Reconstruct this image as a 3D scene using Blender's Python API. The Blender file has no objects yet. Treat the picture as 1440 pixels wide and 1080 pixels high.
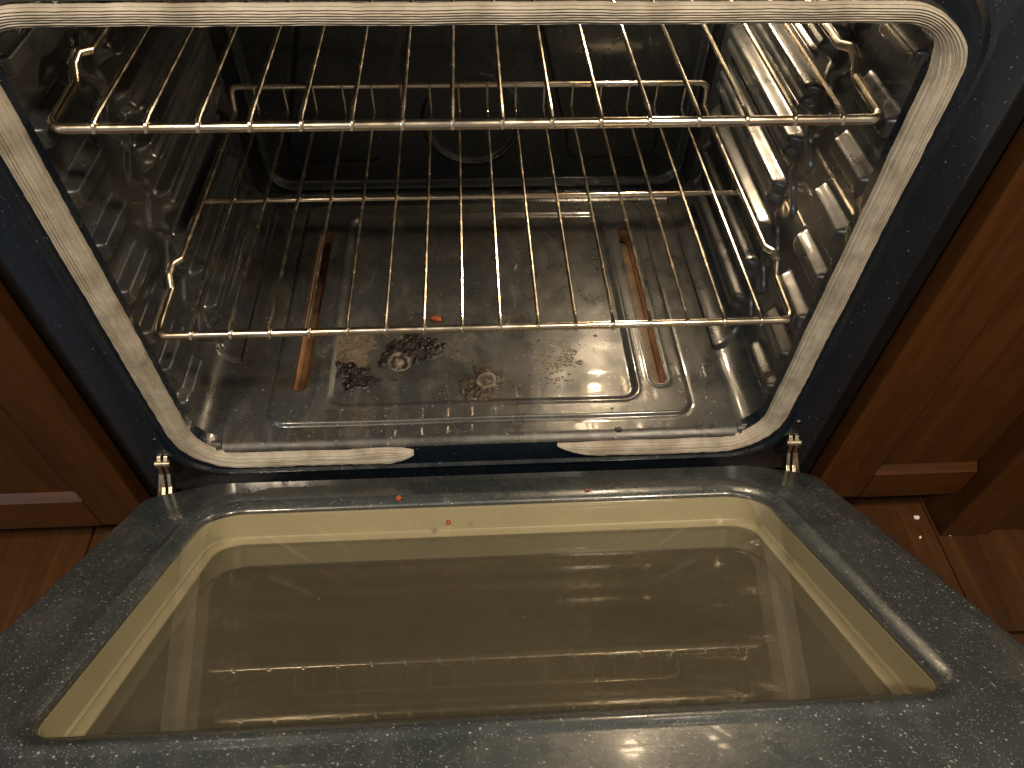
import bpy, math, random
import numpy as np
from mathutils import Vector, Matrix, noise

random.seed(7)
scene = bpy.context.scene
COL = scene.collection

# ------------------------------------------------------------------ camera
right = Vector((0.99839799, -0.05328717, 0.01902438))
up = Vector((0.02879084, 0.76789516, 0.63992821))
fwd = Vector((0.0487087, 0.63835531, -0.76819917))
cam_data = bpy.data.cameras.new('camera')
cam_data.sensor_width = 36.0
cam_data.lens = 36.0 * 1023.14 / 1440.0
cam_data.clip_start = 0.01
cam_data.clip_end = 50.0
cam = bpy.data.objects.new('camera', cam_data)
M3 = Matrix((right, up, -fwd)).transposed()
cam.matrix_world = Matrix.Translation((-0.0026, -0.4724, 0.7006)) @ M3.to_4x4()
COL.objects.link(cam)
scene.camera = cam

# ------------------------------------------------------------------ world and lamps
world = bpy.data.worlds.new('World')
scene.world = world
world.use_nodes = True
bg = world.node_tree.nodes['Background']
bg.inputs['Color'].default_value = (1.0, 0.86, 0.70, 1)
bg.inputs['Strength'].default_value = 0.12

def area(name, loc, target, size, power, color, shape='DISK'):
    d = bpy.data.lights.new(name, 'AREA')
    d.shape = shape
    d.size = size
    d.energy = power
    d.color = color
    o = bpy.data.objects.new(name, d)
    o.location = loc
    o.rotation_euler = (Vector(target) - Vector(loc)).to_track_quat('-Z', 'Y').to_euler()
    COL.objects.link(o)
    return o

# recessed warm ceiling lamps of the kitchen and cool window light from the left
area('ceiling_lamp_light', (0.55, -0.75, 1.75), (0.1, -0.1, 0.2), 0.16, 16.0, (1.0, 0.82, 0.60))
area('ceiling_lamp_light', (-0.75, -0.95, 1.75), (-0.1, -0.1, 0.2), 0.16, 12.0, (1.0, 0.82, 0.60))
area('window_light', (-2.1, -1.3, 1.1), (0.2, 0.05, 0.3), 0.8, 4.0, (0.45, 0.72, 1.0), 'SQUARE')

scene.view_settings.view_transform = 'Standard'
scene.view_settings.look = 'None'
scene.view_settings.exposure = 0.78
scene.view_settings.gamma = 1.0
scene.cycles.max_bounces = 12
scene.cycles.glossy_bounces = 6
scene.cycles.transparent_max_bounces = 16
scene.cycles.sample_clamp_indirect = 6.0
scene.cycles.use_denoising = True

# ------------------------------------------------------------------ helpers
def tag(o, label=None, category=None, group=None, kind=None):
    if label: o['label'] = label
    if category: o['category'] = category
    if group: o['group'] = group
    if kind: o['kind'] = kind
    return o

def empty(name, loc=(0, 0, 0), parent=None):
    o = bpy.data.objects.new(name, None)
    o.empty_display_size = 0.02
    o.location = loc
    COL.objects.link(o)
    if parent: o.parent = parent
    return o

def link(name, mesh, mat, parent=None, loc=None):
    if mat is not None and len(mesh.materials) == 0:
        mesh.materials.append(mat)
    o = bpy.data.objects.new(name, mesh)
    COL.objects.link(o)
    if parent: o.parent = parent
    if loc: o.location = loc
    return o

class MB:
    def __init__(self):
        self.v = []; self.f = []
    def add(self, verts, faces):
        b = len(self.v)
        self.v += [tuple(p) for p in verts]
        self.f += [tuple(i + b for i in q) for q in faces]
        return b
    def box(self, x0, x1, y0, y1, z0, z1):
        p = [(x0, y0, z0), (x1, y0, z0), (x1, y1, z0), (x0, y1, z0), (x0, y0, z1), (x1, y0, z1), (x1, y1, z1), (x0, y1, z1)]
        self.add(p, [(0, 3, 2, 1), (4, 5, 6, 7), (0, 1, 5, 4), (1, 2, 6, 5), (2, 3, 7, 6), (3, 0, 4, 7)])
    def tube(self, pts, r, n=10, closed=False, flat=None):
        pts = [Vector(p) for p in pts]
        m = len(pts)
        rs = r if isinstance(r, (list, tuple)) else [r] * m
        t0 = (pts[1] - pts[0]).normalized()
        a = Vector((0, 0, 1)) if abs(t0.z) < 0.9 else Vector((1, 0, 0))
        nrm = (a - a.dot(t0) * t0).normalized()
        verts = []
        for i in range(m):
            if closed:
                t = (pts[(i + 1) % m] - pts[i - 1]).normalized()
            else:
                t = (pts[min(i + 1, m - 1)] - pts[max(i - 1, 0)]).normalized()
            nrm = (nrm - nrm.dot(t) * t).normalized()
            b = t.cross(nrm)
            for k in range(n):
                an = 2 * math.pi * k / n
                verts.append(pts[i] + (nrm * math.cos(an) + b * math.sin(an)) * rs[i])
        faces = []
        for i in range(m if closed else m - 1):
            j = (i + 1) % m
            for k in range(n):
                faces.append((i * n + k, i * n + (k + 1) % n, j * n + (k + 1) % n, j * n + k))
        base = self.add(verts, faces)
        if not closed:
            self.f.append(tuple(base + k for k in reversed(range(n))))
            self.f.append(tuple(base + (m - 1) * n + k for k in range(n)))
    def loops(self, loops, cap=False, cap_first=False):
        n = len(loops[0])
        b = self.add([p for L in loops for p in L], [])
        for i in range(len(loops) - 1):
            for k in range(n):
                q = (k + 1) % n
                self.f.append((b + i * n + k, b + i * n + q, b + (i + 1) * n + q, b + (i + 1) * n + k))
        if cap: self.f.append(tuple(b + (len(loops) - 1) * n + k for k in range(n)))
        if cap_first: self.f.append(tuple(b + k for k in reversed(range(n))))
    def mesh(self, name, smooth=True, angle=40):
        me = bpy.data.meshes.new(name)
        me.from_pydata(self.v, [], self.f)
        me.validate()
        if smooth:
            me.polygons.foreach_set('use_smooth', [True] * len(me.polygons))
            me.set_sharp_from_angle(angle=math.radians(angle))
        me.update()
        return me
    def build(self, name, mat, parent=None, smooth=True, angle=40, loc=None):
        return link(name, self.mesh(name, smooth, angle), mat, parent, loc)

def bevel(o, w, seg=2):
    m = o.modifiers.new('bevel', 'BEVEL')
    m.width = w; m.segments = seg; m.limit_method = 'ANGLE'
    return o

def rrect(x0, x1, z0, z1, r, n=10, m=8):
    """rounded rectangle outline, counter clockwise; r one radius or four (br, tr, tl, bl)"""
    rr = r if isinstance(r, (list, tuple)) else (r,) * 4
    out = []
    cs = [(x1 - rr[0], z0 + rr[0], -90, rr[0]), (x1 - rr[1], z1 - rr[1], 0, rr[1]), (x0 + rr[2], z1 - rr[2], 90, rr[2]), (x0 + rr[3], z0 + rr[3], 180, rr[3])]
    arcs = []
    for cx, cz, a0, q in cs:
        arcs.append([(cx + q * math.cos(math.radians(a0 + 90 * i / n)), cz + q * math.sin(math.radians(a0 + 90 * i / n))) for i in range(n + 1)])
    for i in range(4):
        out += arcs[i]
        p, q = arcs[i][-1], arcs[(i + 1) % 4][0]
        for k in range(1, m):
            out.append((p[0] + (q[0] - p[0]) * k / m, p[1] + (q[1] - p[1]) * k / m))
    return out

def fillet(pts, r, closed=True, n=6):
    """round the corners of a 3-D polyline"""
    P = [Vector(p) for p in pts]
    out = []
    m = len(P)
    for i in range(m):
        if not closed and i in (0, m - 1):
            out.append(P[i]); continue
        a, b, c = P[i - 1], P[i], P[(i + 1) % m]
        q = r[i] if isinstance(r, (list, tuple)) else r
        d1 = (a - b); d2 = (c - b)
        ang = d1.angle(d2)
        t = min(q / math.tan(ang / 2), d1.length * .45, d2.length * .45)
        p1 = b + d1.normalized() * t; p2 = b + d2.normalized() * t
        for k in range(n + 1):
            s = k / n
            out.append((1 - s) ** 2 * p1 + 2 * s * (1 - s) * b + s * s * p2)
    return out

def sstep(a, b, x):
    t = np.clip((x - a) / (b - a), 0, 1)
    return t * t * (3 - 2 * t)

def grid_mesh(name, P, keep=None):
    """P: (nu, nv, 3) array of points"""
    nu, nv = P.shape[:2]
    idx = np.arange(nu * nv).reshape(nu, nv)
    q = np.stack([idx[:-1, :-1], idx[1:, :-1], idx[1:, 1:], idx[:-1, 1:]], -1).reshape(-1, 4)
    if keep is not None:
        kq = (keep[:-1, :-1] & keep[1:, :-1] & keep[1:, 1:] & keep[:-1, 1:]).reshape(-1)
        q = q[kq]
    me = bpy.data.meshes.new(name)
    me.from_pydata(P.reshape(-1, 3).tolist(), [], q.tolist())
    if keep is not None:
        me.update()
        import bmesh
        bm = bmesh.new(); bm.from_mesh(me)
        bmesh.ops.delete(bm, geom=[v for v in bm.verts if not v.link_faces], context='VERTS')
        bm.to_mesh(me); bm.free()
    me.polygons.foreach_set('use_smooth', [True] * len(me.polygons))
    me.update()
    return me

# ------------------------------------------------------------------ materials
def new_mat(name):
    m = bpy.data.materials.new(name)
    m.use_nodes = True
    nt = m.node_tree
    return m, nt, nt.nodes['Principled BSDF'], nt.nodes['Material Output']

def N(nt, kind, **kw):
    n = nt.nodes.new(kind)
    for k, v in kw.items():
        if k in n.inputs.keys(): n.inputs[k].default_value = v
        else: setattr(n, k, v)
    return n

def ramp(nt, src, stops, interp='LINEAR'):
    r = nt.nodes.new('ShaderNodeValToRGB')
    r.color_ramp.interpolation = interp
    els = r.color_ramp.elements
    while len(els) < len(stops): els.new(0.5)
    for e, (p, c) in zip(els, stops):
        e.position = p
        e.color = (c, c, c, 1) if isinstance(c, (int, float)) else (*c, 1)
    nt.links.new(src, r.inputs['Fac'])
    return r.outputs['Color']

def mix(nt, fac, a, b, kind='MIX'):
    n = nt.nodes.new('ShaderNodeMix')
    n.data_type = 'RGBA'; n.blend_type = kind
    for sock, val in ((n.inputs['Factor'], fac), (n.inputs['A'], a), (n.inputs['B'], b)):
        if hasattr(val, 'links'): nt.links.new(val, sock)
        elif isinstance(val, (int, float)): sock.default_value = val
        else: sock.default_value = (*val, 1)
    return n.outputs['Result']

def coords(nt):
    return nt.nodes.new('ShaderNodeTexCoord').outputs['Object']

def noise_tex(nt, vec, scale, detail=4, rough=.55, dist=0.0):
    n = N(nt, 'ShaderNodeTexNoise', Scale=scale, Detail=detail, Roughness=rough, Distortion=dist)
    nt.links.new(vec, n.inputs['Vector'])
    return n.outputs['Fac']

def mapping(nt, vec, scale, rot=(0, 0, 0)):
    m = nt.nodes.new('ShaderNodeMapping')
    m.inputs['Scale'].default_value = scale
    m.inputs['Rotation'].default_value = rot
    nt.links.new(vec, m.inputs['Vector'])
    return m.outputs['Vector']

def enamel(name, base, speck, speck_amt, rough, stain=None, dust=0.0, coarse=900.0, bump=0.0, wave=0.0, coat=0.0):
    """dark porcelain enamel with white flecks"""
    m, nt, b, out = new_mat(name)
    co = coords(nt)
    col = base
    big = ramp(nt, noise_tex(nt, co, 9, 4), [(.35, 0.0), (.7, 1.0)])
    col = mix(nt, big, base, tuple(c * 1.35 for c in base))
    if stain:
        st = ramp(nt, noise_tex(nt, co, 14, 6, .6, .4), [(.5, 0.0), (.72, 1.0)])
        col = mix(nt, st, col, stain)
    if dust:
        d = ramp(nt, noise_tex(nt, mapping(nt, co, (1, .45, 1)), 26, 7, .68, .8), [(.5, 0.0), (.8, dust)])
        col = mix(nt, d, col, (.32, .29, .25))
    for sc, amt in ((coarse, speck_amt), (coarse * .42, speck_amt * .55)):
        v = N(nt, 'ShaderNodeTexVoronoi', Scale=sc, Randomness=1.0)
        nt.links.new(co, v.inputs['Vector'])
        near = ramp(nt, v.outputs['Distance'], [(.16, 1.0), (.30, 0.0)])
        sep = nt.nodes.new('ShaderNodeSeparateColor')
        nt.links.new(v.outputs['Color'], sep.inputs['Color'])
        pick = ramp(nt, sep.outputs['Red'], [(1 - amt, 0.0), (1 - amt + .04, 1.0)])
        mul = N(nt, 'ShaderNodeMath', operation='MULTIPLY')
        nt.links.new(near, mul.inputs[0]); nt.links.new(pick, mul.inputs[1])
        col = mix(nt, mul.outputs[0], col, speck)
    nt.links.new(col, b.inputs['Base Color'])
    rr = ramp(nt, noise_tex(nt, co, 30, 5, .65), [(.3, rough * .7), (.75, min(1, rough * 1.7))])
    nt.links.new(rr, b.inputs['Roughness'])
    b.inputs['IOR'].default_value = 1.6
    b.inputs['Coat Weight'].default_value = coat
    b.inputs['Coat Roughness'].default_value = .05
    b.inputs['Coat IOR'].default_value = 1.55
    if bump or wave:
        bp = nt.nodes.new('ShaderNodeBump')
        bp.inputs['Strength'].default_value = 1.0
        bp.inputs['Distance'].default_value = bump or wave
        nt.links.new(noise_tex(nt, co, 260 if bump else 26, 2), bp.inputs['Height'])
        nt.links.new(bp.outputs['Normal'], b.inputs['Normal'])
    return m

MAT = {}
MAT['frame'] = enamel('frame_enamel', (.0036, .0078, .0140), (.13, .17, .21), .06, .24, coarse=700, coat=.3)
MAT['cavity'] = enamel('cavity_enamel', (.018, .021, .024), (.20, .20, .20), .06, .30, stain=(.034, .027, .020), dust=.13, coarse=700, wave=.0010, coat=1.0)
MAT['floor_pan'] = enamel('floor_pan_enamel', (.026, .0275, .029), (.26, .26, .25), .14, .30, stain=(.036, .030, .024), dust=.24, coarse=620, wave=.0007, coat=.6)
MAT['back'] = enamel('back_wall_enamel', (.010, .012, .014), (.2, .2, .2), .02, .22, coarse=620)
MAT['door'] = enamel('door_enamel', (.027, .034, .038), (.24, .25, .245), .38, .28, dust=.14, coarse=760, bump=.00010, coat=.35)

def metal(name, base, tint, rough, scale=60):
    m, nt, b, out = new_mat(name)
    co = coords(nt)
    f = ramp(nt, noise_tex(nt, co, scale, 4, .6), [(.42, 0.0), (.66, 1.0)])
    nt.links.new(mix(nt, f, base, tint), b.inputs['Base Color'])
    b.inputs['Metallic'].default_value = 1.0
    rr = ramp(nt, noise_tex(nt, co, scale * 4, 3), [(.3, rough * .7), (.8, rough * 1.6)])
    nt.links.new(rr, b.inputs['Roughness'])
    return m

MAT['chrome'] = metal('rack_chrome', (.88, .82, .70), (.72, .56, .38), .20, 16)
MAT['hinge'] = metal('hinge_zinc', (.66, .60, .46), (.45, .33, .18), .28, 90)
MAT['screw'] = metal('screw_steel', (.10, .10, .11), (.05, .05, .05), .35, 90)

def plain(name, base, rough, var=.25, scale=30, spec=.5, metallic=0.0):
    m, nt, b, out = new_mat(name)
    f = ramp(nt, noise_tex(nt, coords(nt), scale, 5), [(.3, 0.0), (.7, 1.0)])
    nt.links.new(mix(nt, f, tuple(c * (1 - var) for c in base), tuple(min(1, c * (1 + var)) for c in base)), b.inputs['Base Color'])
    b.inputs['Roughness'].default_value = rough
    b.inputs['Specular IOR Level'].default_value = spec
    b.inputs['Metallic'].default_value = metallic
    return m

MAT['trim'] = plain('black_trim', (.006, .006, .007), .35)
MAT['slot'] = plain('baked_slot_lit_wall', (.48, .27, .15), .45, .35, 40)  # trough walls: baked brown lightened, lamp light painted into the tan
MAT['slot_shaded'] = plain('baked_slot_shaded_bottom', (.11, .062, .030), .5, .6, 40)  # same trough's bottom: baked brown darkened, its shade painted into the colour
MAT['khaki'] = plain('khaki_painted_steel', (.40, .365, .25), .42, .06, 8)
MAT['carrot'] = plain('dried_carrot', (.26, .048, .014), .65, .4, 200)
MAT['crumb'] = plain('white_crumb', (.75, .70, .62), .7, .1, 200)
MAT['lamp_metal'] = plain('lamp_base', (.3, .29, .27), .4, .1, 30)

# braided fibreglass of the door seal
m, nt, b, out = new_mat('braided_fibreglass')
co = coords(nt)
w = noise_tex(nt, co, 35, 5, .6)
c = ramp(nt, w, [(.3, (.24, .21, .165)), (.55, (.38, .345, .29)), (.75, (.46, .425, .365))])
burn = ramp(nt, noise_tex(nt, co, 11, 5, .6), [(.60, 0.0), (.82, .6)])
c = mix(nt, burn, c, (.20, .14, .09))
nt.links.new(c, b.inputs['Base Color'])
b.inputs['Roughness'].default_value = .85
b.inputs['Specular IOR Level'].default_value = .2
wv = N(nt, 'ShaderNodeTexNoise', Scale=700, Detail=2)
nt.links.new(co, wv.inputs['Vector'])
bp = nt.nodes.new('ShaderNodeBump'); bp.inputs['Distance'].default_value = .0006
bp.inputs['Strength'].default_value = .5
nt.links.new(wv.outputs['Fac'], bp.inputs['Height']); nt.links.new(bp.outputs['Normal'], b.inputs['Normal'])
MAT['gasket'] = m

# window glass: clear sheet, mirror reflection growing towards grazing angles
def glass(name, tint, ior, haze):
    m, nt, b, out = new_mat(name)
    nt.nodes.remove(b)
    fr = N(nt, 'ShaderNodeFresnel', IOR=ior)
    ge = nt.nodes.new('ShaderNodeNewGeometry')
    sw = nt.nodes.new('ShaderNodeMix'); sw.inputs['A'].default_value = ior; sw.inputs['B'].default_value = 1 / ior
    nt.links.new(ge.outputs['Backfacing'], sw.inputs['Factor']); nt.links.new(sw.outputs['Result'], fr.inputs['IOR'])
    tr = nt.nodes.new('ShaderNodeBsdfTransparent'); tr.inputs['Color'].default_value = (*tint, 1)
    gl = N(nt, 'ShaderNodeBsdfGlossy', Roughness=.012)
    df = nt.nodes.new('ShaderNodeBsdfDiffuse'); df.inputs['Color'].default_value = (.55, .50, .40, 1)
    co = coords(nt)
    film = ramp(nt, noise_tex(nt, mapping(nt, co, (1.4, .7, 1)), 7, 7, .65, .5), [(.35, haze * .4), (.8, haze)])
    v = N(nt, 'ShaderNodeTexVoronoi', Scale=95.0); nt.links.new(co, v.inputs['Vector'])
    sep = nt.nodes.new('ShaderNodeSeparateColor'); nt.links.new(v.outputs['Color'], sep.inputs['Color'])
    near = ramp(nt, v.outputs['Distance'], [(.05, 1.0), (.10, 0.0)])
    pick = ramp(nt, sep.outputs['Red'], [(.93, 0.0), (.95, .55)])
    mul = N(nt, 'ShaderNodeMath', operation='MULTIPLY'); nt.links.new(near, mul.inputs[0]); nt.links.new(pick, mul.inputs[1])
    mx = N(nt, 'ShaderNodeMath', operation='MAXIMUM'); nt.links.new(film, mx.inputs[0]); nt.links.new(mul.outputs[0], mx.inputs[1])
    s0 = nt.nodes.new('ShaderNodeMixShader'); nt.links.new(mx.outputs[0], s0.inputs[0])
    nt.links.new(tr.outputs[0], s0.inputs[1]); nt.links.new(df.outputs[0], s0.inputs[2])
    s1 = nt.nodes.new('ShaderNodeMixShader'); nt.links.new(fr.outputs[0], s1.inputs[0])
    nt.links.new(s0.outputs[0], s1.inputs[1]); nt.links.new(gl.outputs[0], s1.inputs[2])
    nt.links.new(s1.outputs[0], out.inputs['Surface'])
    return m
MAT['glass'] = glass('window_glass', (.94, .93, .88), 2.1, .06)

# coated inner pane: olive tinted, reflective
m, nt, b, out = new_mat('coated_glass')
co = coords(nt)
c = ramp(nt, noise_tex(nt, mapping(nt, co, (.5, 2.5, 1)), 5, 6, .6), [(.3, (.064, .056, .037)), (.75, (.094, .083, .056))])
nt.links.new(c, b.inputs['Base Color'])
b.inputs['Roughness'].default_value = .04
b.inputs['IOR'].default_value = 2.3
MAT['coated'] = m

def wood(name, a, c_, rough, rot, scale=1.0):
    m, nt, b, out = new_mat(name)
    co = coords(nt)
    vec = mapping(nt, co, (1 * scale, 1 * scale, 1 * scale), rot)
    st = mapping(nt, vec, (14, 14, 1.2))
    g1 = noise_tex(nt, st, 3.2, 8, .62, 1.2)
    g2 = noise_tex(nt, mapping(nt, vec, (5, 5, .8)), 2.0, 4, .5, .6)
    c = ramp(nt, g1, [(.28, a), (.72, c_)])
    c = mix(nt, ramp(nt, g2, [(.35, 0.0), (.75, .55)]), c, tuple(x * .45 for x in a))
    nt.links.new(c, b.inputs['Base Color'])
    nt.links.new(ramp(nt, noise_tex(nt, co, 40, 4), [(.3, rough * .8), (.8, rough * 1.5)]), b.inputs['Roughness'])
    b.inputs['Specular IOR Level'].default_value = .28
    bp = nt.nodes.new('ShaderNodeBump'); bp.inputs['Distance'].default_value = .0003
    nt.links.new(g1, bp.inputs['Height']); nt.links.new(bp.outputs['Normal'], b.inputs['Normal'])
    return m
MAT['cherry'] = wood('cherry_stain', (.040, .0135, .0030), (.078, .0285, .0065), .38, (0, 0, 0))
MAT['cherry_h'] = wood('cherry_stain_rail', (.040, .0135, .0030), (.078, .0285, .0065), .30, (0, math.pi / 2, 0))
MAT['oak'] = wood('floor_oak', (.040, .017, .006), (.090, .040, .014), .30, (math.pi / 2, 0, 0))
MAT['dark'] = plain('dark_gap', (.012, .009, .007), .7)

# ------------------------------------------------------------------ dimensions
XC = 0.004                      # centre line of the oven
HW = 0.327                      # cavity half width
FZ = 0.032                      # cavity floor height
BY = 0.450                      # back wall
CT = 0.520                      # cavity ceiling
ZL, ZU = 0.1995, 0.4133         # the two racks
PITCH = (ZU - ZL) / 4

# ------------------------------------------------------------------ kitchen floor
fl = empty('floor', (0, 0, -.2))
fl['kind'] = 'structure'
sub = MB(); sub.box(-1.3, 1.4, -1.2, .7, -.06, -.012)
sub.build('subfloor', MAT['dark'], fl, smooth=False)
pm = MB(); pm.box(-.0635, .0635, -.6, .6, -.012, 0)
pmesh = pm.mesh('plank', smooth=False)
x = -1.05
k = 0
while x < 1.3:
    for yy in (-.86 + .3 * ((k * 7) % 3), .344 + .3 * ((k * 7) % 3)):
        o = link('plank', pmesh, MAT['oak'], fl, (x + .0685, yy - .2, -.0004 * ((k * 5) % 3)))
        bevel(o, .0015, 1)
    x += .129
    k += 1

# ------------------------------------------------------------------ cabinets
def cabinet(label, sx, x_in, x_stile, x_out, z_rail):
    """a base cabinet beside the range; sx side, x measured outward"""
    r = empty('base_cabinet', (sx * (x_in + x_out) / 2, .05, -.2))
    tag(r, label, 'cabinet', 'base cabinets beside the range')
    ox, oy, oz = r.location
    def bx(name, a, b_, y0, y1, z0, z1, mat, parent=r, bev=.002):
        mb = MB()
        xa, xb = sorted((sx * a, sx * b_))
        mb.box(xa - ox, xb - ox, y0 - oy, y1 - oy, z0 - oz, z1 - oz)
        o = mb.build(name, MAT[mat], parent, smooth=False)
        if bev: bevel(o, bev, 2)
        return o
    bx('carcass', x_in + .004, x_out, .024, .55, -.118, .70, 'cherry')
    bx('toe_kick', x_in + .004, x_out, .075, .54, -.2, -.120, 'dark')
    d = bx('door', x_stile - .006, x_out - .002, .0115, .021, z_rail - .008, .690, 'cherry', bev=0)
    bx('stile', x_in, x_stile, .001, .0235, -.123, .695, 'cherry', d)
    bx('rail', x_stile + .0006, x_out - .003, .001, .0235, -.123, z_rail, 'cherry_h', d, bev=0)
    # sloped moulding on the inner edge of the rail
    mb = MB()
    xa, xb = sorted((sx * (x_stile + .0006) - ox, sx * (x_out - .003) - ox))
    mb.loops([[(xa, .001 - oy, z_rail - oz), (xa, .0112 - oy, z_rail - oz), (xa, .0112 - oy, z_rail + .008 - oz)],
              [(xb, .001 - oy, z_rail - oz), (xb, .0112 - oy, z_rail - oz), (xb, .0112 - oy, z_rail + .008 - oz)]], cap=True, cap_first=True)
    mb.build('moulding', MAT['cherry_h'], d, smooth=False)
    for ch in d.children: ch.matrix_parent_inverse = Matrix.Identity(4)
    return r
cabinet('cherry brown base cabinet across the oven from the tall end panel', -1, .413, .476, .86, -.066)
cabinet('cherry brown base cabinet between the oven and the tall end panel', 1, .428, .496, .633, -.070)
r = empty('end_panel', (.72, .1, -.2))
tag(r, 'cherry brown cabinet end panel running down to the wooden floor', 'cabinet panel')
mb = MB(); mb.box(.634 - .72, .705 - .72, -.022 - .1, .45, 0.0, .9)
o = mb.build('board', MAT['cherry'], r, smooth=False); bevel(o, .003)
mb = MB(); mb.box(.706 - .72, .98 - .72, -.016 - .1, .45, 0.0, .9)
o = mb.build('side_board', MAT['cherry'], r, smooth=False); bevel(o, .003)

# ------------------------------------------------------------------ the oven
oven = empty('oven', (XC, .2, -.19))
tag(oven, 'black speckled enamel oven with its door hanging open and light on inside', 'oven')
OV = Vector(oven.location)
def rel(o):
    o.location = Vector(o.location) - OV if o.parent == oven else o.location
    return o

def part(mb, name, mat, parent=None, smooth=True, angle=40):
    """geometry given in world coordinates"""
    o = mb.build(name, MAT[mat] if isinstance(mat, str) else mat, parent or oven, smooth, angle)
    o.matrix_parent_inverse = Matrix.Translation(-OV)
    return o
def gpart(mesh, name, mat, parent=None):
    o = link(name, mesh, MAT[mat] if isinstance(mat, str) else mat, parent or oven)
    o.matrix_parent_inverse = Matrix.Translation(-OV)
    return o
def subpart(o):
    o.matrix_parent_inverse = Matrix.Identity(4)
    return o

# front frame: plate with the rounded oven mouth
def ring(x0, x1, z0, z1, r, y):
    return [(XC + a, y, c_) for a, c_ in rrect(x0, x1, z0, z1, r, 12, 10)]
fm = MB()
fm.loops([
    ring(-.3885, .3885, -.046, .640, .006, .060),
    ring(-.3885, .3885, -.046, .640, .006, .006),
    ring(-.3865, .3865, -.044, .638, .006, .0012),
    ring(-.3835, .3835, -.041, .635, .006, .0),
    ring(-.352, .352, -.0165, .526, .060, .0),
    ring(-.350, .350, -.0145, .524, .060, -.0022),
    ring(-.346, .346, -.0105, .520, .060, -.0026),
    ring(-.343, .343, -.0075, .517, .058, .0008),
    ring(-.322, .322, .0235, .508, .045, .0008),
    ring(-.319, .319, .0265, .505, .043, .0022),
    ring(-.3185, .3185, .027, .5045, .043, .006),
    ring(-.3185, .3185, .027, .5045, .043, .020),
])
frame = part(fm, 'front_frame', 'frame')
# black trims between frame and cabinets
for xa, xb in ((-.409, XC - .3893), (XC + .3893, .424)):
    t = MB(); t.box(xa, xb, .022, .50, -.19, .66)
    part(t, 'side_trim', 'trim', smooth=False)
t = MB(); t.box(XC - .38, XC + .38, .03, .50, -.19, -.048)
part(t, 'lower_body', 'trim', smooth=False)
# rolled lip of frame edge beside trim
for sx in (-1, 1):
    t = MB()
    xs = XC + sx * .391
    t.tube([(xs + sx * .004, .016, -.05), (xs + sx * .004, .016, .66)], .0055, 10)
    part(t, 'edge_bead', 'trim')

# ---- side walls with pressed rack guides
def wall_height(y, z):
    h = np.zeros_like(y)
    # forward pressed region with wavy rear edge
    for k in range(-2, 6):
        L = ZL + k * PITCH
        if L < .07 or L > .49: continue
        # long guide: two shoulders
        ry = sstep(.150, .168, y) * (1 - sstep(.398, .415, y))
        prof = sstep(L - .027, L - .019, z) * (1 - sstep(L + .000, L + .008, z))
        h = np.maximum(h, .0125 * ry * prof)
        mid = np.exp(-((z - (L - .0095)) / .0035) ** 2)
        h = h - .0028 * ry * mid
        # shallow second rib above the long guide
        ry2 = sstep(.185, .20, y) * (1 - sstep(.398, .415, y))
        h = h + .0042 * ry2 * np.exp(-((z - (L + .0185)) / .0045) ** 2)
        # short front guide
        ry = sstep(.018, .030, y) * (1 - sstep(.088, .100, y))
        prof = sstep(L - .029, L - .021, z) * (1 - sstep(L - .010, L - .002, z))
        h = np.maximum(h, .0115 * ry * prof)
        # hollow between the two where the rack stop drops in
        d2 = ((y - .124) / .016) ** 2 + ((z - (L - .002)) / .015) ** 2
        h = h - .0055 * np.exp(-d2 ** 2)
        # small button under the long guide's nose
        d2 = ((y - .150) / .007) ** 2 + ((z - (L - .033)) / .008) ** 2
        h = h + .004 * np.exp(-d2)
    # wavy step edge
    e = .138 + .010 * np.sin(2 * math.pi * (z - ZL) / PITCH)
    h = h + .0042 * sstep(-.003, .003, y - e)
    # vertical crease behind the mouth
    h = h + .0020 * np.exp(-((y - .010) / .0035) ** 2)
    # low rounded pressing near floor at front
    d = np.maximum(np.abs(y - .085) - .045, np.abs(z - .095) - .016)
    h = h + .004 * (1 - sstep(-.006, .004, d)) * 0.8
    return h

def side_wall(sx):
    R = .036
    prof = []                                    # (x, z, nx, nz)
    for i in range(13):                          # floor fillet
        a = math.radians(90 * i / 12)
        prof.append((HW - R + R * math.sin(a), FZ + R - R * math.cos(a), -math.sin(a), math.cos(a)))
    zs = np.linspace(FZ + R, CT - R, 420)
    for z in zs[1:]:
        prof.append((HW, z, -1, 0))
    for i in range(1, 9):
        a = math.radians(90 * i / 8)
        prof.append((HW - R + R * math.cos(a), CT - R + R * math.sin(a), -math.cos(a), -math.sin(a)))
    prof = np.array(prof)
    ys = np.concatenate([np.linspace(.0005, .18, 170), np.linspace(.182, .39, 60), np.linspace(.392, BY, 40)])
    Y, Z = np.meshgrid(ys, prof[:, 1], indexing='ij')
    H = wall_height(Y, Z)
    Xp = prof[None, :, 0] + H * prof[None, :, 2]
    Zp = prof[None, :, 1] + H * prof[None, :, 3]
    P = np.stack([XC + sx * Xp, Y, Zp], -1)
    if sx > 0: P = P[:, ::-1]
    return grid_mesh('side_wall', P)
for sx in (-1, 1):
    gpart(side_wall(sx), 'side_wall', 'cavity')

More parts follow.
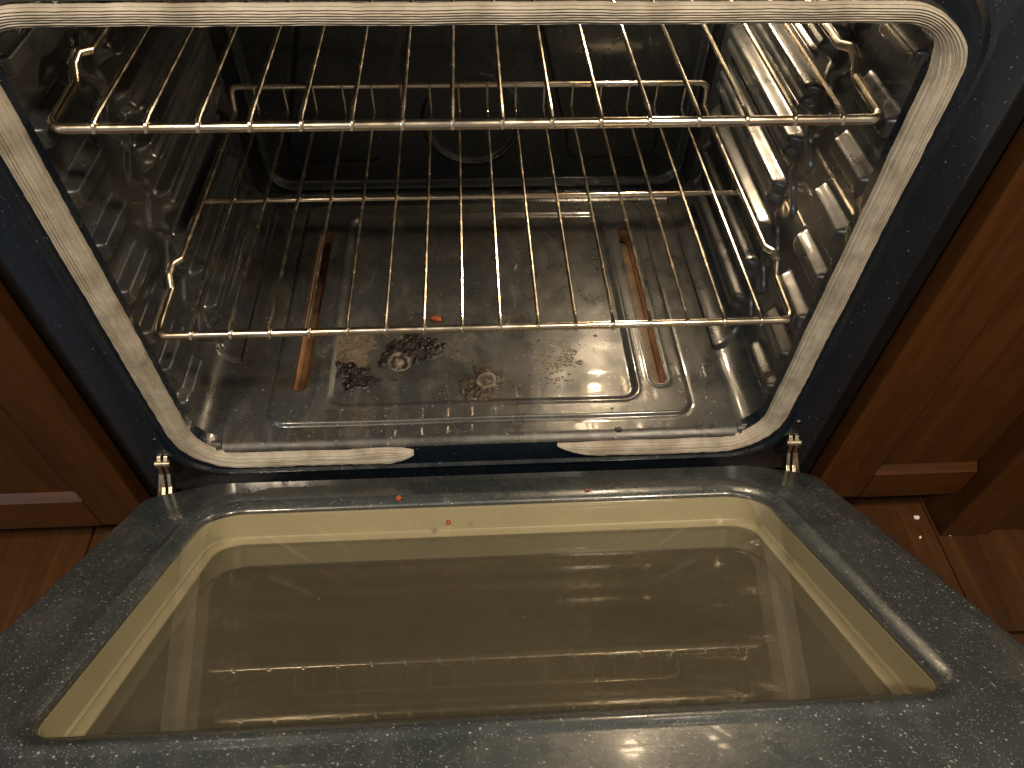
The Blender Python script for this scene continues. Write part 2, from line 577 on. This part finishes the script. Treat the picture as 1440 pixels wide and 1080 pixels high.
# ---- floor pan with pressed grooves and two slots
def rr_sdf(x, y, x0, x1, y0, y1, r):
    cx, cy = (x0 + x1) / 2, (y0 + y1) / 2
    qx = np.abs(x - cx) - (x1 - x0) / 2 + r
    qy = np.abs(y - cy) - (y1 - y0) / 2 + r
    return np.hypot(np.maximum(qx, 0), np.maximum(qy, 0)) + np.minimum(np.maximum(qx, qy), 0) - r
SLOTS = [(-.2095, .0885, .3700), (.2165, .0835, .3620)]
SLR = .0095
def slot_sdf(x, y, s):
    yy = np.clip(y, s[1], s[2])
    return np.hypot(x - s[0], y - yy) - SLR
xs = np.linspace(-(HW - .036), HW - .036, 520) + XC
ys = np.linspace(.0, BY, 400)
X, Y = np.meshgrid(xs, ys, indexing='ij')
d1 = rr_sdf(X, Y, -.243, .250, .029, .437, .022)
d2 = rr_sdf(X, Y, -.174, .186, .057, .405, .016)
H = .0035 * (1 - sstep(-.004, .004, d1)) - .0022 * np.exp(-(d1 / .0022) ** 2)
H = H - .0034 * (1 - sstep(-.004, .003, d2)) + .0008 * np.exp(-((d2 - .005) / .002) ** 2)
H = H - .004 * (1 - sstep(.0, .012, Y))                           # front roll down
warp = .0007 * np.sin(X * 23 + 1) * np.sin(Y * 19 + .4)
H = H + warp
H = H + .0006 * np.exp(-((X - .146) / .030) ** 2 - ((Y - .098) / .010) ** 2)
sl = np.minimum(slot_sdf(X, Y, SLOTS[0]), slot_sdf(X, Y, SLOTS[1]))
H = H + .0008 * np.exp(-((sl - .003) / .003) ** 2)
FLOOR_H = lambda x, y: FZ + .0001 + (.0035 if not (-.174 < x < .186 and .057 < y < .405) else .0001) + .0007 * math.sin(x * 23 + 1) * math.sin(y * 19 + .4)
gpart(grid_mesh('floor_pan', np.stack([X, Y, FZ + H], -1), keep=sl > -.001), 'floor_pan', 'floor_pan')
for s in SLOTS:
    def stad(off, z):
        pts = []
        for i in range(17):
            a = math.pi * i / 16
            pts.append((s[0] + (SLR + off) * math.cos(a), s[2] + (SLR + off) * math.sin(a), z))
        for i in range(17):
            a = math.pi + math.pi * i / 16
            pts.append((s[0] + (SLR + off) * math.cos(a), s[1] + (SLR + off) * math.sin(a), z))
        return pts
    zt = FZ + .0035
    mb = MB()
    mb.loops([stad(.0028, zt - .0008), stad(.0018, zt + .0014), stad(.0004, zt + .0014), stad(-.0006, zt - .0010), stad(-.0006, zt - .004)])
    rim = part(mb, 'slot_rim', 'floor_pan')
    mb = MB()
    mb.loops([stad(-.0002, zt - .003), stad(.0005, zt - .026)])
    tr = part(mb, 'slot_trough', 'slot')
    mb = MB(); mb.loops([stad(.001, zt - .0255), stad(.0009, zt - .0258)], cap=True)
    subpart(mb.build('trough_bottom', MAT['slot_shaded'], tr))

# ---- back wall
prof = []
R = .018
for i in range(9):
    a = math.radians(90 * i / 8)
    prof.append((BY - R + R * math.sin(a), FZ + R - R * math.cos(a), -math.sin(a), math.cos(a)))
for z in np.linspace(FZ + R, CT, 260)[1:]:
    prof.append((BY, z, -1, 0))
prof = np.array(prof)
xs = np.linspace(-HW, HW, 380) + XC
X, Z = np.meshgrid(xs, prof[:, 1], indexing='ij')
H = np.zeros_like(X)
d = rr_sdf(X, Z, -.292, .306, .058, .60, .030)
H += -.006 * (1 - sstep(-.006, .003, d)) + .002 * np.exp(-((d - .004) / .003) ** 2)
d = np.hypot(X - .002, Z - .158) - .066
H += .0045 * np.exp(-(d / .0035) ** 2) * (1 - .85 * sstep(.17, .21, Z))
for sx in (-1, 1):
    xx = (X - .005) * sx
    lean = xx + .28 * np.maximum(Z - .13, 0)
    d = rr_sdf(lean, Z, .130, .262, .096, .60, .024)
    H += .0038 * (1 - sstep(-.004, .004, d)) - .0015 * np.exp(-(d / .003) ** 2)
P = np.stack([X, prof[None, :, 0] + H * prof[None, :, 2], prof[None, :, 1] + H * prof[None, :, 3]], -1)
gpart(grid_mesh('back_wall', P), 'back_wall', 'back')
mb = MB(); mb.box(XC - HW - .002, XC + HW + .002, .001, BY + .01, CT - .001, CT + .02)
part(mb, 'ceiling', 'cavity', smooth=False)

# ---- oven lamp in the back wall, switched on
LX, LZ = .236, .447
m, nt, b, out = new_mat('lit_bulb')
em = nt.nodes.new('ShaderNodeEmission')
em.inputs['Color'].default_value = (1.0, .76, .48, 1)
em.inputs['Strength'].default_value = 260
nt.links.new(em.outputs[0], out.inputs['Surface'])
mb = MB()
mb.loops([[(LX + .031 * math.cos(a), BY + .004, LZ + .031 * math.sin(a)) for a in [2 * math.pi * i / 24 for i in range(24)]],
          [(LX + .031 * math.cos(a), BY - .010, LZ + .031 * math.sin(a)) for a in [2 * math.pi * i / 24 for i in range(24)]],
          [(LX + .024 * math.cos(a), BY - .012, LZ + .024 * math.sin(a)) for a in [2 * math.pi * i / 24 for i in range(24)]],
          [(LX + .022 * math.cos(a), BY - .004, LZ + .022 * math.sin(a)) for a in [2 * math.pi * i / 24 for i in range(24)]]], cap=True)
sock = part(mb, 'lamp', 'lamp_metal')
mb = MB()
rings = []
for i in range(1, 9):
    t = i / 8
    ang = t * math.pi * .5
    rings.append([(LX + .021 * math.sin(ang) * math.cos(a), BY - .034 + .026 * (1 - math.cos(ang)), LZ + .021 * math.sin(ang) * math.sin(a)) for a in [2 * math.pi * i / 20 for i in range(20)]])
mb.loops(rings, cap=True, cap_first=True)
subpart(mb.build('bulb', m, sock))

# ---- door seal, braided, with a gap at the bottom centre
def gasket():
    path = rrect(-.3250, .3250, .0135, .4975, (.056, .046, .046, .056), 16, 40)
    # start at bottom centre: rotate list to the point with smallest |x| on the bottom
    i0 = min(range(len(path)), key=lambda i: abs(path[i][0]) + (0 if path[i][1] < .05 else 9))
    path = path[i0:] + path[:i0]
    P = np.array(path + [path[0]])
    seg = np.hypot(*np.diff(P, axis=0).T)
    S = np.concatenate([[0], np.cumsum(seg)])
    tot = S[-1]
    gap0, gap1 = .083, tot - .076
    ss = np.arange(gap0, gap1, .0038)
    px = np.interp(ss, S, P[:, 0]); pz = np.interp(ss, S, P[:, 1])
    tx = np.gradient(px); tz = np.gradient(pz); L = np.hypot(tx, tz); tx /= L; tz /= L
    nx, nz = tz, -tx                              # outward
    nsec = 112
    V = np.zeros((len(ss), nsec, 3))
    for j in range(nsec):
        a = 2 * math.pi * j / nsec
        u = math.cos(a); w = math.sin(a)
        # flat-ish oval, ribs on the outer face
        su = math.copysign(abs(u) ** .8, u); sw = math.copysign(abs(w) ** .75, w)
        rib = .00085 * math.cos(8 * math.pi * su + .4) if w > 0 else 0
        V[:, j, 0] = su; V[:, j, 1] = sw; V[:, j, 2] = rib
    out = np.zeros_like(V)
    for i, s in enumerate(ss):
        e0 = min(1, (s - gap0) / .058 + .03); e1 = min(1, (gap1 - s) / .040 + .03)
        e = min(e0, e1)
        e = (1 - (1 - e) ** 2) ** .8 * (1 + .05 * noise.noise((s * 140, 2.2, 8)))
        wob = 1 + .05 * noise.noise((s * 18, 3.1, 0)) + .03 * noise.noise((s * 60, 9.1, 0))
        top = min(1, max(0, (pz[i] - .462) / .030))
        full = .0112 * (1 - .44 * top * top * (3 - 2 * top))
        if gap1 - s < .075: full *= 1 + .22 * math.sin((gap1 - s) / .075 * math.pi)
        side = full * wob * e
        puff = 1.0
        dep = .0072 * (1 - .25 * top) * (1 + .05 * noise.noise((s * 25, 7.7, 2))) * (.35 + .65 * e)
        shift = .0008 * noise.noise((s * 22, 1.7, 5)) - .0112 * max(0, 1 - e) * (.9 if s < .5 else .45)
        lift = 0
        for j in range(nsec):
            su, sw, rib = V[i, j]
            q = side * su * puff + shift
            h = max(dep * sw, -.004) * puff + rib * e + .0005 * noise.noise((su * 3, s * 120, 4))
            out[i, j] = (XC + px[i] + nx[i] * q, .0005 - h, pz[i] + nz[i] * q + lift * 0)
    mb = MB()
    n = nsec
    mb.v = [tuple(p) for p in out.reshape(-1, 3)]
    for i in range(len(ss) - 1):
        for j in range(n):
            k2 = (j + 1) % n
            mb.f.append((i * n + j, (i + 1) * n + j, (i + 1) * n + k2, i * n + k2))
    mb.f.append(tuple(range(n)))
    mb.f.append(tuple((len(ss) - 1) * n + j for j in reversed(range(n))))
    return mb
g = part(gasket(), 'door_gasket', 'gasket', angle=80)
g['label'] = 'off-white braided door seal with frayed gap at the bottom'

# ---- screws in the frame and floor
def screw(x, y, z, axis, r=.0042):
    mb = MB()
    rings = []
    for rad, h in ((r, -.001), (r, .0010), (r * .8, .0022), (r * .25, .0026), (r * .2, .0014)):
        L = []
        for i in range(14):
            a = 2 * math.pi * i / 14
            if axis == 'y': L.append((x + rad * math.cos(a), y - h, z + rad * math.sin(a)))
            else: L.append((x + rad * math.cos(a), y + rad * math.sin(a), z + h))
        rings.append(L)
    mb.loops(rings, cap=True)
    return part(mb, 'screw', 'screw')
screw(-.3475, 0, .055, 'y', .005)
screw(.3575, 0, .050, 'y', .005)
screw(.1575, .012, FZ - .0006, 'z', .0042)
for sx, yy, zz in ((1, .035, .452), (1, .022, .255), (1, .020, .120), (-1, .035, .452), (-1, .022, .255)):
    mb = MB()
    xw = XC + sx * (HW - .0005)
    rings = []
    for rad, h in ((.0040, -.001), (.0038, .0012), (.0026, .0022), (.0008, .0024)):
        rings.append([(xw - sx * h, yy + rad * math.cos(a), zz + rad * math.sin(a)) for a in [2 * math.pi * i / 12 for i in range(12)]])
    mb.loops(rings, cap=True)
    part(mb, 'screw', 'screw')

# ---- latch slots and hinge arms
for sx, hx in ((-1, -.349), (1, .358)):
    # slot in frame
    mb = MB()
    mb.loops([[(hx + a, -.0006, c_) for a, c_ in rrect(-.009, .009, -.012, .030, .004, 4, 2)],
              [(hx + a * .8, -.0006, c_) for a, c_ in rrect(-.0095, .0095, -.011, .031, .004, 4, 2)],
              [(hx + a * .8, .012, c_) for a, c_ in rrect(-.0095, .0095, -.011, .031, .004, 4, 2)]], cap=True)
    part(mb, 'hinge_slot', 'trim')
    h = MB()
    for off, wid in ((-.0036, .0022), (.0036, .0022)):
        prof = [(.010, .026), (-.002, .027), (-.010, .020), (-.013, .008), (-.022, -.004), (-.034, -.012), (-.036, -.021), (-.024, -.020), (-.012, -.010), (-.004, .002), (.000, .012), (.010, .014)]
        L = lambda xx: [(xx, p[0], p[1]) for p in prof]
        h.loops([L(hx + sx * .002 + off - wid), L(hx + sx * .002 + off + wid)], cap=True, cap_first=True)
    hg = part(h, 'hinge', 'hinge', smooth=False)
    bevel(hg, .0007, 2)
    mb = MB()
    mb.tube([(hx + sx * .002 - .008, -.006, .019), (hx + sx * .002 + .008, -.006, .019)], .0042, 12)
    subpart(mb.build('hinge_pin', MAT['hinge'], hg))
    mb = MB()
    mb.tube(fillet([(hx + sx * .008, -.008, .004), (hx + sx * .012, -.020, -.014), (hx + sx * .016, -.024, -.026), (hx + sx * .022, -.030, -.030)], .006, closed=False), .0036, 10)
    subpart(mb.build('hook', MAT['hinge'], hg))

# ------------------------------------------------------------------ oven door, hanging part-way open
TH = 0.6219
door_root = empty('door', (0, 0, 0))
door_root.parent = oven
door_root.matrix_parent_inverse = Matrix.Translation(-OV)
# local axes: x right, y along the door towards its free edge, z out of the inner face
ydir = Vector((0, -math.cos(TH), math.sin(TH)))
zdir = Vector((0, math.sin(TH), math.cos(TH)))
xdir = Vector((-1, 0, 0))
# right handed: x = y cross z
xdir = ydir.cross(zdir)
door_root.matrix_world = Matrix.Identity(4)
door_root.matrix_basis = Matrix.Translation((.0062, -.028, .0125)) @ Matrix((xdir, ydir, zdir)).transposed().to_4x4()
door_root['label'] = 'speckled inner door face with large window, hanging below the oven mouth'
SX = 1 if xdir.x > 0 else -1

def dpart(mb, name, mat, smooth=True, angle=40):
    return mb.build(name, MAT[mat], door_root, smooth, angle)
def dl(x0, x1, s0, s1, r, h):
    L = [(a, c_, h) for a, c_ in rrect(x0, x1, s0, s1, r, 12, 14)]
    return L
DW, DL = .3595, .525
mb = MB()
def outer(off, h):
    L = []
    for a, c_ in rrect(-DW + off, DW - off, off, DL - off, .012, 12, 14):
        if c_ < .05:                                # hinge corners swept back
            t = max(0, (abs(a) - .292) / (DW - .292))
            c_ = max(c_, off + .042 * t ** 1.6)
        L.append((a, c_, h))
    return L
W0 = (-.2782, .2782, .0750, .3888)
wr = (.036, .022, .022, .036)
def wl(off, h):
    x0, x1, s0, s1 = W0
    q = tuple(max(.004, v + off) for v in (.036, .018, .018, .036))
    return [(a, c_, h) for a, c_ in rrect(x0 - off, x1 + off, s0 - off, s1 + off, q, 12, 14)]
mb.loops([outer(-.001, -.020), outer(.0, -.006), outer(.002, -.0018), outer(.006, .0),
          wl(.0215, .0), wl(.0185, .0008), wl(.0155, .0026), wl(.0125, .0030), wl(.0105, .0024), wl(.0030, .0000), wl(.0010, -.0022), wl(.0, -.0040), wl(.0, -.0070)])
panel = dpart(mb, 'inner_panel', 'door', angle=60)
# outer skin
mb = MB()
def slab(off, h): return [(a, c_, h) for a, c_ in rrect(-.369 + off, .369 - off, .034 + off, .560 - off, .010, 8, 6)]
mb.loops([slab(.010, -.018), slab(.0, -.0185), slab(.0, -.058), slab(.004, -.062)], cap=True)
dpart(mb, 'outer_panel', 'trim')
# khaki steel window well
mb = MB()
mb.loops([wl(.004, -.0062), wl(-.0008, -.0062), wl(-.0012, -.0275), wl(-.0030, -.0290), wl(-.0052, -.0282), wl(-.0060, -.0300), wl(-.0082, -.0318), wl(-.0096, -.0330), wl(-.0098, -.0380)])
dpart(mb, 'window_well', 'khaki', angle=30)
# panes
mb = MB(); mb.loops([wl(.0016, -.0048), wl(.0016, -.0032)], cap=True)
mb.f = [mb.f[-1]]
dpart(mb, 'window_pane', 'glass', smooth=False)
mb = MB(); mb.loops([wl(-.004, -.0360), wl(-.004, -.0345)], cap=True)
dpart(mb, 'lower_pane', 'coated', smooth=False)

# ------------------------------------------------------------------ racks
def rack_meshes():
    M = {}
    hs = .3055; hj = .3085
    yf, yb, yc = .0, .385, .207
    zr = .0085
    fr = []
    p = [(-hj + .006, yf, 0), (hj - .006, yf, 0)]
    right_side = [(hj - .003, .062, .001), (hj - .001, .074, .010), (hs + .001, .086, .0135), (hs - .0035, .098, .0100), (hs - .005, yb - .004, zr), (hs - .006, yb + .004, .0376)]
    pts = [(-hj + .004, yf, 0), (hj - .004, yf, 0)] + right_side
    left_side = [(-q[0], q[1], q[2]) for q in reversed(right_side)]
    pts += left_side
    rad = [.012, .012] + [.004, .004, .004, .004, .004, .010] + [.010, .004, .004, .004, .004, .004]
    mb = MB(); mb.tube(fillet(pts, rad, True, 6), .0039, 12, closed=True); M['frame'] = mb.mesh('frame')
    mb = MB()
    # cross wire: curls over the front bar and turns up at the back
    w = [(0, -.0050, -.001), (0, -.0034, .0046), (0, .008, .0057), (0, yc, .0052), (0, yb - .004, .0046), (0, yb + .0005, .0100), (0, yb + .0008, .0400)]
    mb.tube(fillet(w, .004, False, 5), .00175, 8); M['wire'] = mb.mesh('wire')
    mb = MB(); mb.tube([(-.3035, yc, .0005), (.3035, yc, .0005)], .0027, 10); M['crossbar'] = mb.mesh('crossbar')
    return M
RM = rack_meshes()
def rack(z, y, label):
    r = empty('oven_rack', (XC - .0004, y, z))
    tag(r, label, 'oven rack', 'wire racks in the oven')
    link('frame', RM['frame'], MAT['chrome'], r)
    link('crossbar', RM['crossbar'], MAT['chrome'], r)
    for i in range(16):
        o = link('wire', RM['wire'], MAT['chrome'], r, ((i - 7.5) * .0362, 0, 0))
    return r
rack(ZL, .015, 'lower chrome wire rack with its low back rail fully in view')
rack(ZU, .0141, 'upper chrome wire rack in the highest guides below the oven ceiling')

# ------------------------------------------------------------------ burnt spills on the floor pan
def spill(name, label, cx, cy, lobes, cols, thick, seed, ringc=None, cat='burnt spill', ragged=.5, ring_r=.0125):
    """lobes: (dx, dy, radius); a crust whose edge follows a noisy union of blobs"""
    n = 100
    ext = max(abs(a) + q for a, b_, q in lobes) * 1.6
    ey = max(abs(b_) + q for a, b_, q in lobes) * 1.6
    xs = np.linspace(-ext, ext, n); ys = np.linspace(-ey, ey, n)
    Hh = np.zeros((n, n)); K = np.zeros((n, n), bool); A = np.zeros((n, n))
    for i, x in enumerate(xs):
        for j, y in enumerate(ys):
            f = max(1 - math.hypot(x - a, y - b_) / q for a, b_, q in lobes)
            v = noise.fractal((x * 85 + seed, y * 85, seed * 3.1), 1.0, 2.0, 4)
            f2 = f + ragged * v
            K[i, j] = f2 > .04
            cr = abs(noise.noise((x * 260, y * 260, seed + 5)))
            h = thick * min(1, max(0, f2 - .04) * 3) * (.45 + .9 * cr)
            if ringc:
                rr = math.hypot(x - ringc[0], (y - ringc[1]))
                wob = .0034 * noise.noise((x * 150, y * 150, seed))
                A[i, j] = max(math.exp(-((rr + wob - ring_r) / .0018) ** 2), .8 * math.exp(-((rr + wob) / (ring_r * .42)) ** 2)) * (.38 + .35 * v)
                h += thick * .8 * A[i, j]
                if rr < ring_r + .003: K[i, j] = True
            Hh[i, j] = h
    Xg, Yg = np.meshgrid(xs, ys, indexing='ij')
    z0 = FLOOR_H(cx, cy)
    P = np.stack([Xg, Yg, Hh + .0002], -1)
    me = grid_mesh(name, P)
    at = me.color_attributes.new('ash', 'FLOAT_COLOR', 'POINT')
    av = np.repeat(np.clip(A, 0, 1).reshape(-1, 1), 4, 1); av[:, 3] = 1
    at.data.foreach_set('color', av.reshape(-1))
    import bmesh
    bm = bmesh.new(); bm.from_mesh(me)
    bm.verts.ensure_lookup_table()
    kf = K.reshape(-1)
    bmesh.ops.delete(bm, geom=[v for v in bm.verts if not kf[v.index]], context='VERTS')
    bm.to_mesh(me); bm.free()
    m, nt, b, out = new_mat(name + '_crust')
    co = coords(nt)
    c = ramp(nt, noise_tex(nt, co, 170, 5, .7), [(.32, cols[0]), (.70, cols[1])])
    ac = nt.nodes.new('ShaderNodeVertexColor'); ac.layer_name = 'ash'
    sep = nt.nodes.new('ShaderNodeSeparateColor'); nt.links.new(ac.outputs['Color'], sep.inputs['Color'])
    c = mix(nt, sep.outputs['Red'], c, (.33, .29, .24))
    nt.links.new(c, b.inputs['Base Color'])
    nt.links.new(ramp(nt, noise_tex(nt, co, 120, 3), [(.35, .22), (.7, .8)]), b.inputs['Roughness'])
    o = link(name, me, m, None, (cx, cy, z0))
    tag(o, label, cat, 'burnt spills on the oven floor')
    return o
BLK = ((.003, .002, .002), (.010, .007, .006))
BRN = ((.050, .038, .027), (.135, .108, .080))
MIXC = ((.005, .0035, .0025), (.060, .042, .028))
spill('burnt_spill', 'flat brown cracked crust on the oven floor beside the slot with the tan edge', -.160, .143, [(0, 0, .030), (.006, -.012, .024), (-.008, .014, .024), (.01, .012, .024)], BRN, .0016, 1.3, ragged=.22)
spill('burnt_spill', 'glossy black charred blob on the oven floor in front of the brown crust', -.150, .101, [(-.010, .014, .016), (.004, -.002, .018), (.014, -.010, .013)], BLK, .0034, 4.1, ragged=.6)
spill('burnt_spill', 'black charred spatter with pale ring, widest burn on the oven floor', -.083, .139, [(-.008, .002, .026), (.010, .006, .021), (.026, .006, .016), (.002, .022, .014), (-.022, -.014, .015), (.024, -.008, .012)], BLK, .0034, 8.7, ringc=(-.013, -.018), ragged=.5)
spill('burnt_spill', 'brown burnt ring with ash-grey centre alone in the middle of the floor', .004, .084, [(.004, .003, .021), (-.012, -.004, .018), (-.006, -.018, .014), (.006, .018, .010)], MIXC, .0028, 13.2, ringc=(.006, .004), ragged=.6, ring_r=.010)
# pale flaking stain: many thin flakes
mb = MB()
rnd = random.Random(3)
def flake(mb, x, y, r, z):
    n = rnd.randint(5, 8)
    a0 = rnd.random() * 6
    L = []; L2 = []
    for i in range(n):
        a = a0 + 2 * math.pi * i / n
        q = r * (.55 + .7 * rnd.random())
        L.append((x + q * math.cos(a), y + q * .8 * math.sin(a), z))
        L2.append((x + q * .85 * math.cos(a), y + q * .68 * math.sin(a), z + .0003 + .0006 * rnd.random()))
    mb.loops([L, L2], cap=True)
for i in range(170):
    t = rnd.random()
    cx, cy = (.098 + rnd.gauss(0, .014) + .02 * (t - .5), .122 + rnd.gauss(0, .017) + .03 * (t - .5))
    if -.17 < cx < .18: flake(mb, cx - .1, cy - .12, abs(rnd.gauss(.0011, .0008)) + .0005, 0)
fl_o = link('flaking_residue', mb.mesh('flaking_residue', smooth=False), plain('flake_residue', (.15, .12, .085), .5, .6, 300), None, (.1, .12, FLOOR_H(.1, .12)))
tag(fl_o, 'scattered pale flakes baked on beside the bright lamp glare', 'residue', kind='stuff')
mb = MB()
for i in range(420):
    x, y = rnd.uniform(-.28, .29), rnd.uniform(.03, .42)
    if min(slot_sdf(x, y, s) for s in SLOTS) < .004: continue
    big = rnd.random() ** 6
    flake(mb, x, y - .2, .0004 + .0022 * big, FLOOR_H(x, y) - FZ + .0003)
cr = link('crumbs', mb.mesh('crumbs', smooth=False), plain('charred_crumb', (.030, .022, .016), .6, .8, 500), None, (0, .2, FZ))
tag(cr, 'tiny charred crumbs strewn over the oven floor', 'crumbs', kind='stuff')
# a few bigger brown flecks towards the back of the pan
mb = MB()
for cx, cy, nn, sp in ((-.09, .385, 22, .018), (.05, .205, 26, .012), (.125, .40, 16, .014), (-.04, .146, 14, .010), (.03, .40, 14, .02)):
    for i in range(nn):
        x = cx + rnd.gauss(0, sp); y = cy + rnd.gauss(0, sp * .6)
        flake(mb, x, y - .25, abs(rnd.gauss(.0012, .001)) + .0006, FLOOR_H(x, min(y, .42)) - FZ + .0003)
o = link('brown_flecks', mb.mesh('brown_flecks', smooth=False), plain('brown_fleck', (.060, .040, .026), .45, .8, 300), None, (0, .25, FZ))
tag(o, 'clusters of brown burnt flecks towards the back of the oven floor', 'flecks', kind='stuff')

# ------------------------------------------------------------------ carrot bits and crumbs
def lump(name, loc, size, rot, mat, seed, label, cat, group=None):
    import bmesh
    bm = bmesh.new()
    bmesh.ops.create_icosphere(bm, subdivisions=3, radius=1)
    for v in bm.verts:
        f = 1 + .28 * noise.noise(v.co * 1.7 + Vector((seed, 0, 0))) + .10 * noise.noise(v.co * 5 + Vector((0, seed, 0)))
        v.co = Vector((math.copysign(abs(v.co.x) ** .8, v.co.x) * size[0] * f, v.co.y * size[1] * f, v.co.z * size[2] * f))
    bm.transform(Matrix.Rotation(rot, 4, 'Z'))
    me = bpy.data.meshes.new(name); bm.to_mesh(me); bm.free()
    me.polygons.foreach_set('use_smooth', [True] * len(me.polygons))
    o = link(name, me, MAT[mat], None, loc)
    return tag(o, label, cat, group)
lump('carrot_piece', (-.052, .193, FLOOR_H(-.052, .193) + .0028), (.0072, .0032, .0034), -.25, 'carrot', 2.2, 'dried orange carrot stick lying on the oven floor', 'carrot')
def on_door(x, s, h): return door_root.matrix_basis @ Vector((SX * (x * .978 - .0062), s, h))
lump('carrot_crumb', on_door(-.087, .0705, .0035), (.0032, .0026, .0028), .4, 'carrot', 5.5, 'orange crumb on the bead of the door window, above the floor burns', 'crumb')
lump('carrot_crumb', on_door(-.034, .1225, -.0012), (.0024, .0022, .0022), .9, 'carrot', 7.5, 'orange crumb lying on the window glass itself', 'crumb')
lump('carrot_crumb', on_door(.111, .0665, .0030), (.0028, .0012, .0014), .1, 'carrot', 9.5, 'smaller orange crumb on the window bead where it shines', 'crumb')
for i, (x, y, q, lab) in enumerate(((.632, .008, .0042, 'largest white crumb on the wooden floor by the cabinet toe kick'), (.625, -.022, .0022, 'white crumb on the seam between two floor planks'), (.668, -.02, .0020, 'white crumb on the floor close to the end panel'))):
    lump('floor_crumb', (x - .02, y, -.2 + q * .5), (q, q * .7, q * .7), i, 'crumb', i * 3.3 + .5, lab, 'crumb')
